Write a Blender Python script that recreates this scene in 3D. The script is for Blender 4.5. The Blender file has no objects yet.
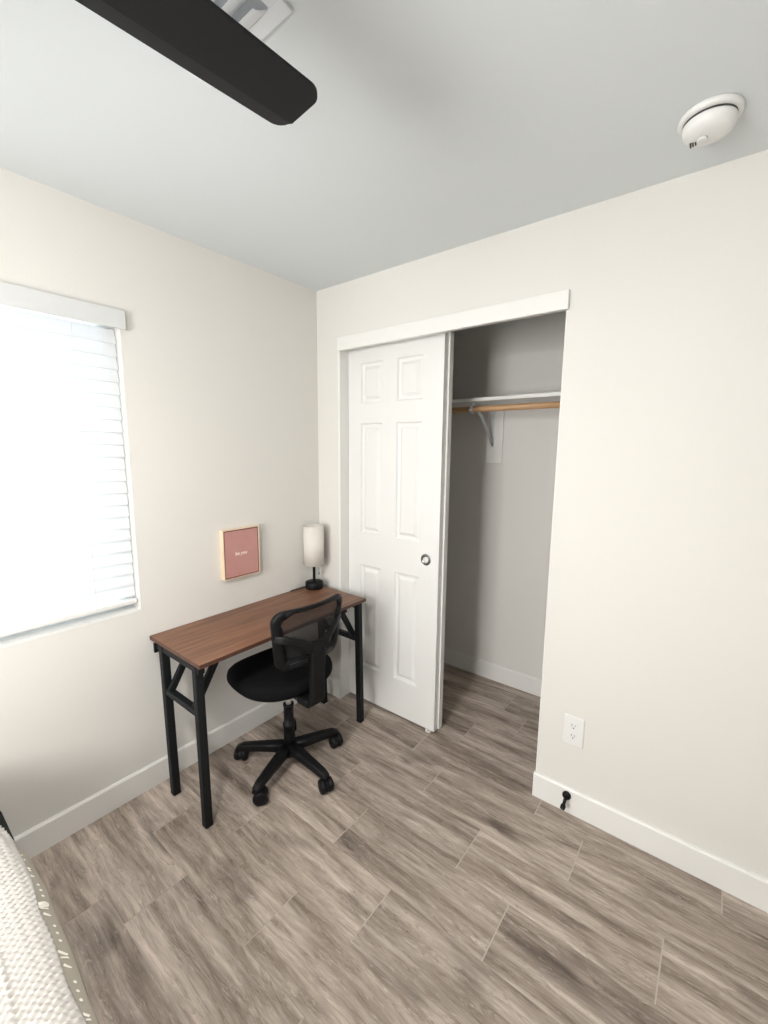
import bpy, bmesh, math, random
from mathutils import Vector, Matrix
random.seed(7)
PI = math.pi
scene = bpy.context.scene
col = scene.collection

# ------------------------------------------------------------------ materials
def new_mat(name):
    m = bpy.data.materials.new(name); m.use_nodes = True
    nt = m.node_tree
    return m, nt, nt.nodes['Principled BSDF']

def srgb(r, g, b):
    f = lambda c: (c/255/12.92) if c/255 <= .04045 else ((c/255+.055)/1.055)**2.4
    return (f(r), f(g), f(b), 1)

def N(nt, typ, **kw):
    n = nt.nodes.new(typ)
    for k, v in kw.items():
        if k.startswith('i_'):
            n.inputs[k[2:].replace('_', ' ')].default_value = v
        else:
            setattr(n, k, v)
    return n

def plain(name, c, rough=.5, metal=0, spec=.5, noise=0.0, nscale=40, bump=0, bscale=200, bdist=.001):
    m, nt, b = new_mat(name)
    b.inputs['Base Color'].default_value = c
    b.inputs['Roughness'].default_value = rough
    b.inputs['Metallic'].default_value = metal
    b.inputs['Specular IOR Level'].default_value = spec
    tc = N(nt, 'ShaderNodeTexCoord')
    if noise:
        t = N(nt, 'ShaderNodeTexNoise'); t.inputs['Scale'].default_value = nscale; t.inputs['Detail'].default_value = 4
        nt.links.new(tc.outputs['Object'], t.inputs['Vector'])
        mx = N(nt, 'ShaderNodeMix', data_type='RGBA')
        mx.inputs[6].default_value = tuple(min(1, v*(1-noise)) for v in c[:3])+(1,)
        mx.inputs[7].default_value = tuple(min(1, v*(1+noise)) for v in c[:3])+(1,)
        nt.links.new(t.outputs['Fac'], mx.inputs[0]); nt.links.new(mx.outputs[2], b.inputs['Base Color'])
    if bump:
        t2 = N(nt, 'ShaderNodeTexNoise'); t2.inputs['Scale'].default_value = bscale; t2.inputs['Detail'].default_value = 3
        nt.links.new(tc.outputs['Object'], t2.inputs['Vector'])
        bp = N(nt, 'ShaderNodeBump'); bp.inputs['Strength'].default_value = bump; bp.inputs['Distance'].default_value = bdist
        nt.links.new(t2.outputs['Fac'], bp.inputs['Height']); nt.links.new(bp.outputs['Normal'], b.inputs['Normal'])
    return m

M = {}
M['wall'] = plain('wall_paint', (.72, .706, .675, 1), .75, spec=.2, noise=.012, nscale=3, bump=.25, bscale=90, bdist=.0015)
M['ceiling'] = plain('ceiling_paint', (.70, .735, .755, 1), .85, spec=.1, noise=.01, nscale=3, bump=.2, bscale=80, bdist=.0015)
M['trim'] = plain('trim_white', (.79, .785, .765, 1), .38, spec=.4, noise=.01, nscale=5)
M['door'] = plain('door_white', (.775, .775, .76, 1), .42, spec=.4, noise=.008, nscale=6, bump=.05, bscale=300, bdist=.0003)
M['plastic_white'] = plain('white_plastic', (.78, .78, .77, 1), .4, noise=.01)
M['grey_slot'] = plain('dark_slot', (.03, .03, .03, 1), .6, noise=.05)
M['black_metal'] = plain('black_powder_coat', (.007, .0085, .010, 1), .5, spec=.22, noise=.1, bump=.1, bscale=600, bdist=.0003)
M['black_plastic'] = plain('black_plastic', (.005, .005, .006, 1), .5, spec=.22, noise=.1, bump=.12, bscale=500, bdist=.0004)
M['fan_black'] = plain('fan_matte_black', (.0055, .0055, .007, 1), .5, spec=.25, noise=.08, nscale=20)
M['fabric_black'] = plain('black_fabric', (.006, .006, .007, 1), .95, spec=.1, noise=.2, nscale=300, bump=.6, bscale=700, bdist=.001)
M['chrome'] = plain('chrome', (.85, .85, .85, 1), .35, metal=1, noise=.02)
M['nickel'] = plain('brushed_nickel', (.25, .25, .25, 1), .3, metal=1, noise=.05)
M['bracket'] = plain('white_enamel_bracket', (.70, .73, .76, 1), .35, noise=.03)
M['cleat'] = plain('painted_board', (.83, .82, .80, 1), .5, noise=.02)
M['frame_side'] = None

def wood(name, c0, c1, c2, scale=(2, 30, 30), rough=.4):
    m, nt, b = new_mat(name)
    tc = N(nt, 'ShaderNodeTexCoord'); mp = N(nt, 'ShaderNodeMapping'); mp.inputs['Scale'].default_value = scale
    nt.links.new(tc.outputs['Object'], mp.inputs['Vector'])
    n1 = N(nt, 'ShaderNodeTexNoise'); n1.inputs['Scale'].default_value = 1; n1.inputs['Detail'].default_value = 7; n1.inputs['Roughness'].default_value = .6; n1.inputs['Distortion'].default_value = .4
    nt.links.new(mp.outputs['Vector'], n1.inputs['Vector'])
    cr = N(nt, 'ShaderNodeValToRGB'); e = cr.color_ramp.elements
    e[0].position = .3; e[0].color = c0; e[1].position = .72; e[1].color = c2
    x = e.new(.5); x.color = c1
    nt.links.new(n1.outputs['Fac'], cr.inputs['Fac']); nt.links.new(cr.outputs['Color'], b.inputs['Base Color'])
    b.inputs['Roughness'].default_value = rough
    bp = N(nt, 'ShaderNodeBump'); bp.inputs['Strength'].default_value = .1; bp.inputs['Distance'].default_value = .0005
    nt.links.new(n1.outputs['Fac'], bp.inputs['Height']); nt.links.new(bp.outputs['Normal'], b.inputs['Normal'])
    return m
M['walnut'] = wood('walnut_laminate', (.095, .041, .022, 1), (.18, .080, .042, 1), (.27, .135, .075, 1), (34, 2.2, 34), .42)
M['walnut_edge'] = wood('walnut_edge_band', (.05, .02, .013, 1), (.085, .035, .022, 1), (.12, .05, .03, 1), (20, 2, 20), .45)
M['rod_wood'] = wood('pine_rod', (.40, .22, .10, 1), (.52, .31, .16, 1), (.62, .40, .22, 1), (2, 40, 40), .45)
M['birch'] = wood('birch_frame', (.66, .52, .36, 1), (.74, .60, .44, 1), (.80, .67, .51, 1), (30, 30, 4), .5)

def tile_mat():
    m, nt, b = new_mat('wood_look_porcelain')
    L = nt.links.new
    tc = N(nt, 'ShaderNodeTexCoord')
    at = N(nt, 'ShaderNodeAttribute', attribute_name='tile_random')
    sc = N(nt, 'ShaderNodeVectorMath', operation='SCALE'); sc.inputs['Scale'].default_value = 37.0
    L(at.outputs['Vector'], sc.inputs[0])
    ad = N(nt, 'ShaderNodeVectorMath', operation='ADD'); L(tc.outputs['Object'], ad.inputs[0]); L(sc.outputs[0], ad.inputs[1])
    # large warp so that the grain wanders diagonally like weathered oak
    wn = N(nt, 'ShaderNodeTexNoise'); wn.inputs['Scale'].default_value = 3; wn.inputs['Detail'].default_value = 2
    L(ad.outputs[0], wn.inputs['Vector'])
    ws = N(nt, 'ShaderNodeVectorMath', operation='SCALE'); ws.inputs['Scale'].default_value = .035; L(wn.outputs['Color'], ws.inputs[0])
    w2 = N(nt, 'ShaderNodeVectorMath', operation='ADD'); L(ad.outputs[0], w2.inputs[0]); L(ws.outputs[0], w2.inputs[1])
    def stretched(sx, sy, det, rough, dist=0):
        mp = N(nt, 'ShaderNodeMapping'); mp.inputs['Scale'].default_value = (sx, sy, 1); L(w2.outputs[0], mp.inputs['Vector'])
        n = N(nt, 'ShaderNodeTexNoise'); n.inputs['Scale'].default_value = 1; n.inputs['Detail'].default_value = det
        n.inputs['Roughness'].default_value = rough; n.inputs['Distortion'].default_value = dist
        L(mp.outputs['Vector'], n.inputs['Vector']); return n
    broad = stretched(1.7, 15, 7, .62, .45)
    fine = stretched(7, 80, 5, .6, .25)
    vein = stretched(2.6, 26, 4, .6, 1.1)
    specks = stretched(14, 80, 6, .75, 1.6)
    knots = stretched(3.0, 9, 2, .5, .4)
    cr = N(nt, 'ShaderNodeValToRGB'); e = cr.color_ramp.elements
    e[0].position = .30; e[0].color = srgb(116, 103, 94)
    e[1].position = .72; e[1].color = srgb(208, 194, 184)
    x = e.new(.44); x.color = srgb(154, 141, 130)
    x = e.new(.56); x.color = srgb(180, 167, 156)
    L(broad.outputs['Fac'], cr.inputs['Fac'])
    cf = N(nt, 'ShaderNodeValToRGB'); e = cf.color_ramp.elements
    e[0].position = .38; e[0].color = (.80, .79, .78, 1); e[1].position = .62; e[1].color = (1.10, 1.10, 1.10, 1)
    L(fine.outputs['Fac'], cf.inputs['Fac'])
    mu = N(nt, 'ShaderNodeMix', data_type='RGBA', blend_type='MULTIPLY'); mu.inputs[0].default_value = 1
    L(cr.outputs['Color'], mu.inputs[6]); L(cf.outputs['Color'], mu.inputs[7])
    ck = N(nt, 'ShaderNodeValToRGB'); e = ck.color_ramp.elements
    e[0].position = .29; e[0].color = (.5, .49, .48, 1); e[1].position = .42; e[1].color = (1, 1, 1, 1)
    L(knots.outputs['Fac'], ck.inputs['Fac'])
    mk = N(nt, 'ShaderNodeMix', data_type='RGBA', blend_type='MULTIPLY'); mk.inputs[0].default_value = .8
    L(mu.outputs[2], mk.inputs[6]); L(ck.outputs['Color'], mk.inputs[7])
    # thin dark and pale growth lines where the vein noise crosses its middle
    cv = N(nt, 'ShaderNodeValToRGB'); e = cv.color_ramp.elements
    e[0].position = .455; e[0].color = (1, 1, 1, 1); e[1].position = .545; e[1].color = (1, 1, 1, 1)
    x = e.new(.485); x.color = (.70, .68, .66, 1)
    x = e.new(.505); x.color = (1.12, 1.12, 1.12, 1)
    L(vein.outputs['Fac'], cv.inputs['Fac'])
    mz = N(nt, 'ShaderNodeMix', data_type='RGBA', blend_type='MULTIPLY'); mz.inputs[0].default_value = .8
    L(mk.outputs[2], mz.inputs[6]); L(cv.outputs['Color'], mz.inputs[7]); mk = mz
    cs_ = N(nt, 'ShaderNodeValToRGB'); e = cs_.color_ramp.elements
    e[0].position = .56; e[0].color = (0, 0, 0, 1); e[1].position = .68; e[1].color = (.5, .5, .5, 1)
    L(specks.outputs['Fac'], cs_.inputs['Fac'])
    ms = N(nt, 'ShaderNodeMix', data_type='RGBA'); ms.inputs[7].default_value = srgb(212, 202, 192)
    L(cs_.outputs['Color'], ms.inputs[0]); L(mk.outputs[2], ms.inputs[6])
    # each tile printed a touch lighter or darker
    se = N(nt, 'ShaderNodeSeparateXYZ'); L(at.outputs['Vector'], se.inputs[0])
    mr = N(nt, 'ShaderNodeMapRange'); mr.inputs['To Min'].default_value = .90; mr.inputs['To Max'].default_value = 1.08
    L(se.outputs['Z'], mr.inputs['Value'])
    mv = N(nt, 'ShaderNodeVectorMath', operation='SCALE'); L(ms.outputs[2], mv.inputs[0]); L(mr.outputs[0], mv.inputs['Scale'])
    L(mv.outputs[0], b.inputs['Base Color'])
    b.inputs['Roughness'].default_value = .48; b.inputs['Specular IOR Level'].default_value = .35
    bp = N(nt, 'ShaderNodeBump'); bp.inputs['Strength'].default_value = .15; bp.inputs['Distance'].default_value = .0006
    L(fine.outputs['Fac'], bp.inputs['Height']); L(bp.outputs['Normal'], b.inputs['Normal'])
    return m
M['tile'] = tile_mat()
M['grout'] = plain('grout', srgb(182, 172, 162), .9, noise=.05, nscale=80)

def translucent(name, c, tc_, mix, rough=.6):
    m, nt, b = new_mat(name)
    b.inputs['Base Color'].default_value = c; b.inputs['Roughness'].default_value = rough
    t = N(nt, 'ShaderNodeBsdfTranslucent'); t.inputs['Color'].default_value = tc_
    x = N(nt, 'ShaderNodeMixShader'); x.inputs[0].default_value = mix
    out = nt.nodes['Material Output']
    nt.links.new(b.outputs[0], x.inputs[1]); nt.links.new(t.outputs[0], x.inputs[2]); nt.links.new(x.outputs[0], out.inputs['Surface'])
    n = N(nt, 'ShaderNodeTexNoise'); n.inputs['Scale'].default_value = 260
    bp = N(nt, 'ShaderNodeBump'); bp.inputs['Strength'].default_value = .1; bp.inputs['Distance'].default_value = .0004
    nt.links.new(n.outputs['Fac'], bp.inputs['Height']); nt.links.new(bp.outputs['Normal'], b.inputs['Normal'])
    return m
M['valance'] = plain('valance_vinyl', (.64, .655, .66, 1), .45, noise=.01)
M['slat'] = translucent('blind_slat_vinyl', (.86, .87, .88, 1), (.86, .895, .93, 1), .30)
M['linen'] = translucent('linen_shade', (.88, .85, .80, 1), (.85, .8, .72, 1), .2, .9)
for n_ in M['linen'].node_tree.nodes:
    if n_.type == 'BUMP': n_.inputs['Strength'].default_value = .6; n_.inputs['Distance'].default_value = .0012

def mesh_weave():
    m, nt, b = new_mat('black_mesh_weave')
    L = nt.links.new
    b.inputs['Base Color'].default_value = (.01, .01, .011, 1); b.inputs['Roughness'].default_value = .7
    tc = N(nt, 'ShaderNodeTexCoord'); se = N(nt, 'ShaderNodeSeparateXYZ'); L(tc.outputs['Object'], se.inputs[0])
    outs = []
    for ax in ('Y', 'Z'):
        mu = N(nt, 'ShaderNodeMath', operation='MULTIPLY'); mu.inputs[1].default_value = 400; L(se.outputs[ax], mu.inputs[0])
        fr = N(nt, 'ShaderNodeMath', operation='FRACT'); L(mu.outputs[0], fr.inputs[0])
        lt = N(nt, 'ShaderNodeMath', operation='GREATER_THAN'); lt.inputs[1].default_value = .53; L(fr.outputs[0], lt.inputs[0]); outs.append(lt)
    hole = N(nt, 'ShaderNodeMath', operation='MULTIPLY'); L(outs[0].outputs[0], hole.inputs[0]); L(outs[1].outputs[0], hole.inputs[1])
    t = N(nt, 'ShaderNodeBsdfTransparent'); x = N(nt, 'ShaderNodeMixShader')
    L(hole.outputs[0], x.inputs[0]); L(b.outputs[0], x.inputs[1]); L(t.outputs[0], x.inputs[2])
    L(x.outputs[0], nt.nodes['Material Output'].inputs['Surface'])
    return m
M['mesh'] = mesh_weave()

def glass_mat():
    m, nt, b = new_mat('window_glass')
    L = nt.links.new
    t = N(nt, 'ShaderNodeBsdfTransparent'); t.inputs['Color'].default_value = (.93, .96, .96, 1)
    g = N(nt, 'ShaderNodeBsdfGlossy'); g.inputs['Roughness'].default_value = .03
    fr = N(nt, 'ShaderNodeFresnel'); fr.inputs['IOR'].default_value = 1.45
    x = N(nt, 'ShaderNodeMixShader'); L(fr.outputs[0], x.inputs[0]); L(t.outputs[0], x.inputs[1]); L(g.outputs[0], x.inputs[2])
    L(x.outputs[0], nt.nodes['Material Output'].inputs['Surface'])
    return m
M['glass'] = glass_mat()

def emis(name, c, s):
    m, nt, b = new_mat(name)
    b.inputs['Base Color'].default_value = (.9, .9, .9, 1)
    b.inputs['Emission Color'].default_value = c; b.inputs['Emission Strength'].default_value = s
    return m
FAN_EMIT = 165
M['fan_light'] = emis('fan_light_diffuser', (1, .95, .885, 1), FAN_EMIT)

def pink_mat():
    m, nt, b = new_mat('dusty_pink_print')
    n = N(nt, 'ShaderNodeTexNoise'); n.inputs['Scale'].default_value = 18; n.inputs['Detail'].default_value = 4
    tc = N(nt, 'ShaderNodeTexCoord'); nt.links.new(tc.outputs['Object'], n.inputs['Vector'])
    mx = N(nt, 'ShaderNodeMix', data_type='RGBA'); mx.inputs[6].default_value = srgb(186, 136, 131); mx.inputs[7].default_value = srgb(198, 148, 142)
    nt.links.new(n.outputs['Fac'], mx.inputs[0]); nt.links.new(mx.outputs[2], b.inputs['Base Color'])
    b.inputs['Roughness'].default_value = .6
    return m
M['pink'] = pink_mat()
M['maroon'] = plain('maroon_edge', srgb(112, 52, 56), .6, noise=.05)
M['ink_white'] = plain('pale_lettering', srgb(240, 222, 216), .6, noise=.02)

def throw_mat():
    m, nt, b = new_mat('white_waffle_knit')
    b.inputs['Base Color'].default_value = (.50, .482, .46, 1); b.inputs['Roughness'].default_value = .95
    b.inputs['Specular IOR Level'].default_value = .1
    L = nt.links.new
    tc = N(nt, 'ShaderNodeTexCoord')
    v = N(nt, 'ShaderNodeTexNoise'); v.inputs['Scale'].default_value = 60; L(tc.outputs['Object'], v.inputs['Vector'])
    bp = N(nt, 'ShaderNodeBump'); bp.inputs['Strength'].default_value = .3; bp.inputs['Distance'].default_value = .002
    L(v.outputs['Fac'], bp.inputs['Height']); L(bp.outputs['Normal'], b.inputs['Normal'])
    return m
M['throw'] = throw_mat()
M['duvet'] = plain('sage_grey_cotton', srgb(160, 154, 143), .9, spec=.1, noise=.04, nscale=15, bump=.3, bscale=250, bdist=.001)
M['duvet_print'] = plain('white_print', srgb(236, 232, 222), .9, spec=.1, noise=.02)
M['mattress'] = plain('mattress_ticking', srgb(225, 222, 215), .9, noise=.02)
M['vent'] = plain('vent_white_enamel', (.74, .77, .80, 1), .4, noise=.01)
M['vent_dark'] = plain('duct_interior', (.5, .52, .55, 1), .8, noise=.1)
M['putty'] = plain('dusty_edge', (.5, .42, .36, 1), .8, noise=.1)

# ------------------------------------------------------------------ mesh helpers
def add_box(bm, x0, x1, y0, y1, z0, z1, mi=0, bev=0):
    vs = [bm.verts.new((x, y, z)) for x in (x0, x1) for y in (y0, y1) for z in (z0, z1)]
    fs = [(0, 1, 3, 2), (4, 6, 7, 5), (0, 4, 5, 1), (2, 3, 7, 6), (0, 2, 6, 4), (1, 5, 7, 3)]
    faces = []
    for f in fs:
        fc = bm.faces.new([vs[i] for i in f]); fc.material_index = mi; faces.append(fc)
    if bev:
        es = list({e for f in faces for e in f.edges})
        r = bmesh.ops.bevel(bm, geom=es, offset=bev, segments=2, affect='EDGES', profile=.5)
        for f in r['faces']: f.material_index = mi
    return vs

def frame_from(d, up=Vector((0, 0, 1))):
    d = d.normalized()
    if abs(d.dot(up)) > .98: up = Vector((0, 1, 0))
    s = d.cross(up).normalized(); u = s.cross(d).normalized()
    return s, u

def sweep(bm, pts, section, closed=False, up=Vector((0, 0, 1)), mi=0, smooth=True, scales=None):
    """section: list of (a,b) in side/up axes"""
    pts = [Vector(p) for p in pts]; n = len(pts); rings = []
    for i, p in enumerate(pts):
        if closed: d = pts[(i+1) % n]-pts[(i-1) % n]
        else: d = pts[min(i+1, n-1)]-pts[max(i-1, 0)]
        s, u = frame_from(d, up)
        k = scales[i] if scales else 1
        ka, kb = (k if isinstance(k, tuple) else (k, k))
        rings.append([bm.verts.new(p+s*a*ka+u*b*kb) for a, b in section])
    m = len(section)
    for i in range(n if closed else n-1):
        A, B = rings[i], rings[(i+1) % n]
        for j in range(m):
            f = bm.faces.new([A[j], A[(j+1) % m], B[(j+1) % m], B[j]]); f.smooth = smooth; f.material_index = mi
    if not closed:
        f = bm.faces.new(rings[0][::-1]); f.material_index = mi
        f = bm.faces.new(rings[-1]); f.material_index = mi

def circ(r, n=16): return [(r*math.cos(2*PI*i/n), r*math.sin(2*PI*i/n)) for i in range(n)]
def rrect(w, h, r, seg=3):
    out = []
    for cx, cy, a0 in ((w/2-r, h/2-r, 0), (-w/2+r, h/2-r, PI/2), (-w/2+r, -h/2+r, PI), (w/2-r, -h/2+r, 1.5*PI)):
        for i in range(seg+1):
            a = a0+PI/2*i/seg; out.append((cx+r*math.cos(a), cy+r*math.sin(a)))
    return out
def tube(bm, pts, r, n=14, **k): sweep(bm, pts, circ(r, n), **k)

def lathe(bm, prof, c=(0, 0, 0), n=40, axis='Z', mi=0, smooth=True):
    """prof: (r, h) list"""
    c = Vector(c); rings = []
    def P(r, h, a):
        if axis == 'Z': return c+Vector((r*math.cos(a), r*math.sin(a), h))
        if axis == 'Y': return c+Vector((r*math.cos(a), h, -r*math.sin(a)))
        return c+Vector((h, r*math.cos(a), r*math.sin(a)))
    for r, h in prof:
        if r < 1e-6: rings.append([bm.verts.new(P(0, h, 0))])
        else: rings.append([bm.verts.new(P(r, h, 2*PI*i/n)) for i in range(n)])
    for A, B in zip(rings, rings[1:]):
        for i in range(n):
            j = (i+1) % n
            if len(A) == 1 and len(B) == 1: continue
            if len(A) == 1: f = bm.faces.new([A[0], B[j], B[i]])
            elif len(B) == 1: f = bm.faces.new([A[i], A[j], B[0]])
            else: f = bm.faces.new([A[i], A[j], B[j], B[i]])
            f.smooth = smooth; f.material_index = mi

def prism(bm, outline, z0, z1, mi=0):
    a = [bm.verts.new((x, y, z0)) for x, y in outline]; b = [bm.verts.new((x, y, z1)) for x, y in outline]
    n = len(outline)
    for i in range(n):
        f = bm.faces.new([a[i], a[(i+1) % n], b[(i+1) % n], b[i]]); f.material_index = mi
    bm.faces.new(a[::-1]).material_index = mi; bm.faces.new(b).material_index = mi

def obj(name, bm, mats, parent=None, origin=None, bevel=0, subd=0, autosmooth=False):
    bmesh.ops.recalc_face_normals(bm, faces=bm.faces[:])
    if origin is not None:
        bmesh.ops.translate(bm, verts=bm.verts[:], vec=-Vector(origin))
    me = bpy.data.meshes.new(name); bm.to_mesh(me); bm.free()
    if not isinstance(mats, (list, tuple)): mats = [mats]
    for m in mats: me.materials.append(m)
    o = bpy.data.objects.new(name, me); col.objects.link(o)
    if origin is not None: o.location = origin
    if parent: o.parent = parent; o.matrix_parent_inverse = Matrix.Identity(4)
    if parent and origin is None: pass
    if bevel:
        md = o.modifiers.new('bevel', 'BEVEL'); md.width = bevel; md.segments = 3; md.limit_method = 'ANGLE'; md.angle_limit = math.radians(40)
        md.harden_normals = False
    if subd:
        md = o.modifiers.new('subd', 'SUBSURF'); md.levels = subd; md.render_levels = subd
    return o

def thing(name, label, cat, loc=(0, 0, 0), rz=0, group=None):
    o = bpy.data.objects.new(name, None); col.objects.link(o); o.empty_display_size = .05
    o.location = loc; o.rotation_euler = (0, 0, rz)
    o['label'] = label; o['category'] = cat
    if group: o['group'] = group
    return o
def tag(o, label, cat, group=None):
    o['label'] = label; o['category'] = cat
    if group: o['group'] = group
    return o
STRUCT = {
}
def struct(o, label=None):
    o['kind'] = 'structure'
    if label: o['label'] = label
    return o
def B(): return bmesh.new()

H = 2.44
XR = 3.05; YB = -2.85          # right wall, back wall
CX0, CX1, CY = 0.0, 1.72, .814  # closet interior
OX0, OX1, OZ = .186, 1.40, 2.145  # closet opening (left jamb edge, right corner, top)
WT = .142
# window opening
WY0, WY1, WZ0, WZ1 = -2.26, -1.058, .842, 2.075

# ------------------------------------------------------------------ floor (tile by tile in one surface)
bm = B()
lay = bm.verts.layers.float_vector.new('tile_random')
add_box(bm, -.02, XR+.02, YB-.02, CY+.13, -.05, -.0012, 1)
PW, PL, G = .2125, .638, .0042
offs = {-1: .319, 0: .161, 1: .357, 2: .014, 3: .222, 4: .510, 5: .258, 6: .535, 7: .388}
rr = random.Random(11)
for row in range(-4, 15):
    y1 = .097-PW*row; y0 = y1-PW
    o_ = offs.get(row, rr.random()*PL)
    k = -3
    while o_+k*PL < XR:
        x0 = o_+k*PL; x1 = x0+PL; k += 1
        a0, a1 = max(x0+G/2, 0), min(x1-G/2, XR); b0, b1 = max(y0+G/6, YB), min(y1-G/6, CY)
        if a1-a0 < .004 or b1-b0 < .004: continue
        before = len(bm.verts)
        rnd = Vector((rr.random(), rr.random(), rr.random()))
        for v in add_box(bm, a0, a1, b0, b1, -.006, 0, 0): v[lay] = rnd
struct(obj('floor', bm, [M['tile'], M['grout']]), 'grey brown wood-look plank tile floor')

bm = B(); add_box(bm, -.12, XR+.12, YB-.12, WT+.0, H, H+.1); add_box(bm, CX0-.1, CX1+.1, WT, CY+.1, H, H+.1)
struct(obj('ceiling', bm, M['ceiling']), 'pale ceiling')

# left wall with the window opening
bm = B(); T = .14
add_box(bm, -T, 0, YB-.1, WY0, 0, H); add_box(bm, -T, 0, WY1, CY+.1, 0, H)
add_box(bm, -T, 0, WY0, WY1, 0, WZ0); add_box(bm, -T, 0, WY0, WY1, WZ1, H)
struct(obj('wall_left', bm, M['wall']), 'off-white wall with the window')
# wall with the closet opening
bm = B()
add_box(bm, 0, OX0-.016, 0, WT, 0, H); add_box(bm, OX1, XR, 0, WT, 0, H); add_box(bm, OX0-.016, OX1, 0, WT, OZ, H)
struct(obj('wall_front', bm, M['wall']), 'off-white wall with the closet opening')
bm = B(); add_box(bm, XR, XR+.1, YB-.1, WT, 0, H); struct(obj('wall_right', bm, M['wall']))
bm = B(); add_box(bm, 0, .70, YB-.1, YB, 0, H); add_box(bm, 1.52, XR, YB-.1, YB, 0, H); add_box(bm, .70, 1.52, YB-.1, YB, 2.05, H)  # unseen doorway gap, added to let the fill light in
struct(obj('wall_back', bm, M['wall']))
bm = B(); add_box(bm, 0, CX1+.1, CY, CY+.1, 0, H); struct(obj('wall_closet_back', bm, M['wall']))
bm = B(); add_box(bm, CX1, CX1+.1, WT, CY, 0, H); struct(obj('wall_closet_right', bm, M['wall']))

# baseboards
BH, BT = .112, .014
def base_prof(t=BT, h=BH): return [(0, 0), (t, 0), (t, h-.007), (t-.006, h), (0, h)]
def baseboard(name, p0, p1, nrm, caps=None):
    bm = B(); n = Vector(nrm)
    A = [Vector(p0)+n*a+Vector((0, 0, b)) for a, b in base_prof()]
    C_ = [Vector(p1)+n*a+Vector((0, 0, b)) for a, b in base_prof()]
    a = [bm.verts.new(v) for v in A]; c = [bm.verts.new(v) for v in C_]
    for i in range(5): bm.faces.new([a[i], a[(i+1) % 5], c[(i+1) % 5], c[i]])
    bm.faces.new(a[::-1]); bm.faces.new(c)
    return struct(obj(name, bm, M['trim']))
baseboard('baseboard_left', (0, YB, 0), (0, 0, 0), (1, 0, 0))
baseboard('baseboard_front', (OX1-.008, 0, 0), (XR, 0, 0), (0, -1, 0))
baseboard('baseboard_front_corner', (BT, 0, 0), (OX0, 0, 0), (0, -1, 0))
baseboard('baseboard_closet', (0, CY, 0), (CX1, CY, 0), (0, -1, 0))
baseboard('baseboard_right', (XR, YB, 0), (XR, -BT, 0), (-1, 0, 0))
baseboard('baseboard_back', (1.52, YB, 0), (XR-BT, YB, 0), (0, 1, 0))
baseboard('baseboard_closet_left', (0, WT, 0), (0, CY-BT, 0), (1, 0, 0))
# closet fascia, jambs
bm = B(); add_box(bm, .181, 1.407, -.019, 0, 2.087, 2.157, bev=.002)
struct(obj('trim_1', bm, M['trim']), 'white fascia board above the closet opening')
bm = B(); add_box(bm, OX0-.016, OX0, -.003, WT, 0, OZ, bev=.001)
struct(obj('trim_2', bm, M['trim']), 'white left jamb of the closet')
bm = B(); add_box(bm, OX1-.003, OX1, -.001, WT, 0, OZ)
struct(obj('trim_3', bm, M['trim']), 'right edge of the closet opening')
bm = B(); add_box(bm, OX0, OX1-.003, .035, .052, 2.10, OZ); add_box(bm, OX0, OX1-.003, .035, .135, 2.128, OZ)
struct(obj('trim_4', bm, M['trim']), 'sliding door track')

# ------------------------------------------------------------------ closet doors
def door(name, x0, x1, yf, th, z0, z1):
    """six-panel door, front faces -y; built as a grid with recessed and raised panels"""
    bm = B()
    W = x1-x0
    px = [(.283, .438), (.537, .699)]
    pz = [(.232, .868), (1.060, 1.692), (1.803, 2.022)]
    xs = sorted({x0, x1} | {v for p in px for v in p}); zs = sorted({z0, z1} | {v for p in pz for v in p})
    V = {}
    def gv(x, z):
        if (x, z) not in V: V[(x, z)] = bm.verts.new((x, yf, z))
        return V[(x, z)]
    for i in range(len(xs)-1):
        for j in range(len(zs)-1):
            a, b, c, d = xs[i], xs[i+1], zs[j], zs[j+1]
            corner = [gv(a, c), gv(b, c), gv(b, d), gv(a, d)]
            if (a, b) in px and (c, d) in pz:
                prev = corner
                for ins, dep in ((.006, .010), (.015, .013), (.021, .013), (.038, .001), ):
                    ring = [bm.verts.new((x, yf+dep, z)) for x, z in ((a+ins, c+ins), (b-ins, c+ins), (b-ins, d-ins), (a+ins, d-ins))]
                    for q in range(4): bm.faces.new([prev[q], prev[(q+1) % 4], ring[(q+1) % 4], ring[q]])
                    prev = ring
                bm.faces.new(prev)
            else: bm.faces.new(corner)
    # back and sides
    bk = [bm.verts.new(v) for v in ((x0, yf+th, z0), (x1, yf+th, z0), (x1, yf+th, z1), (x0, yf+th, z1))]
    bm.faces.new(bk)
    bot = [V[(x, z0)] for x in xs]; top = [V[(x, z1)] for x in xs]; lf = [V[(x0, z)] for z in zs]; rt = [V[(x1, z)] for z in zs]
    bm.faces.new(bot+[bk[1], bk[0]]); bm.faces.new(top[::-1]+[bk[3], bk[2]])
    bm.faces.new(lf[::-1]+[bk[0], bk[3]]); bm.faces.new(rt+[bk[2], bk[1]])
    return obj(name, bm, M['door'])
d1 = struct(door('door_1', OX0+.002, .820, .066, .034, .012, 2.115), 'white six-panel sliding closet door in front')
bm = B()
kc = (.741, .066, .972)
lathe(bm, [(.0, .0025), (.014, .0025), (.018, -.003), (.024, -.005), (.029, -.003), (.031, .0)], kc, axis='Y', n=36)
fp = obj('finger_pull', bm, M['nickel'], d1); fp['label'] = 'round metal finger pull'
bm = B(); lathe(bm, [(0, -.0028+.006), (.0085, -.0028+.006), (.010, .0005)], (kc[0], kc[1]-.002, kc[2]), axis='Y', n=24)
cf = obj('pull_centre', bm, M['nickel'], fp)
d2 = struct(door('door_2', OX0+.002, .829, .1035, .034, .012, 2.115), 'white sliding closet door behind the front one')
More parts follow.
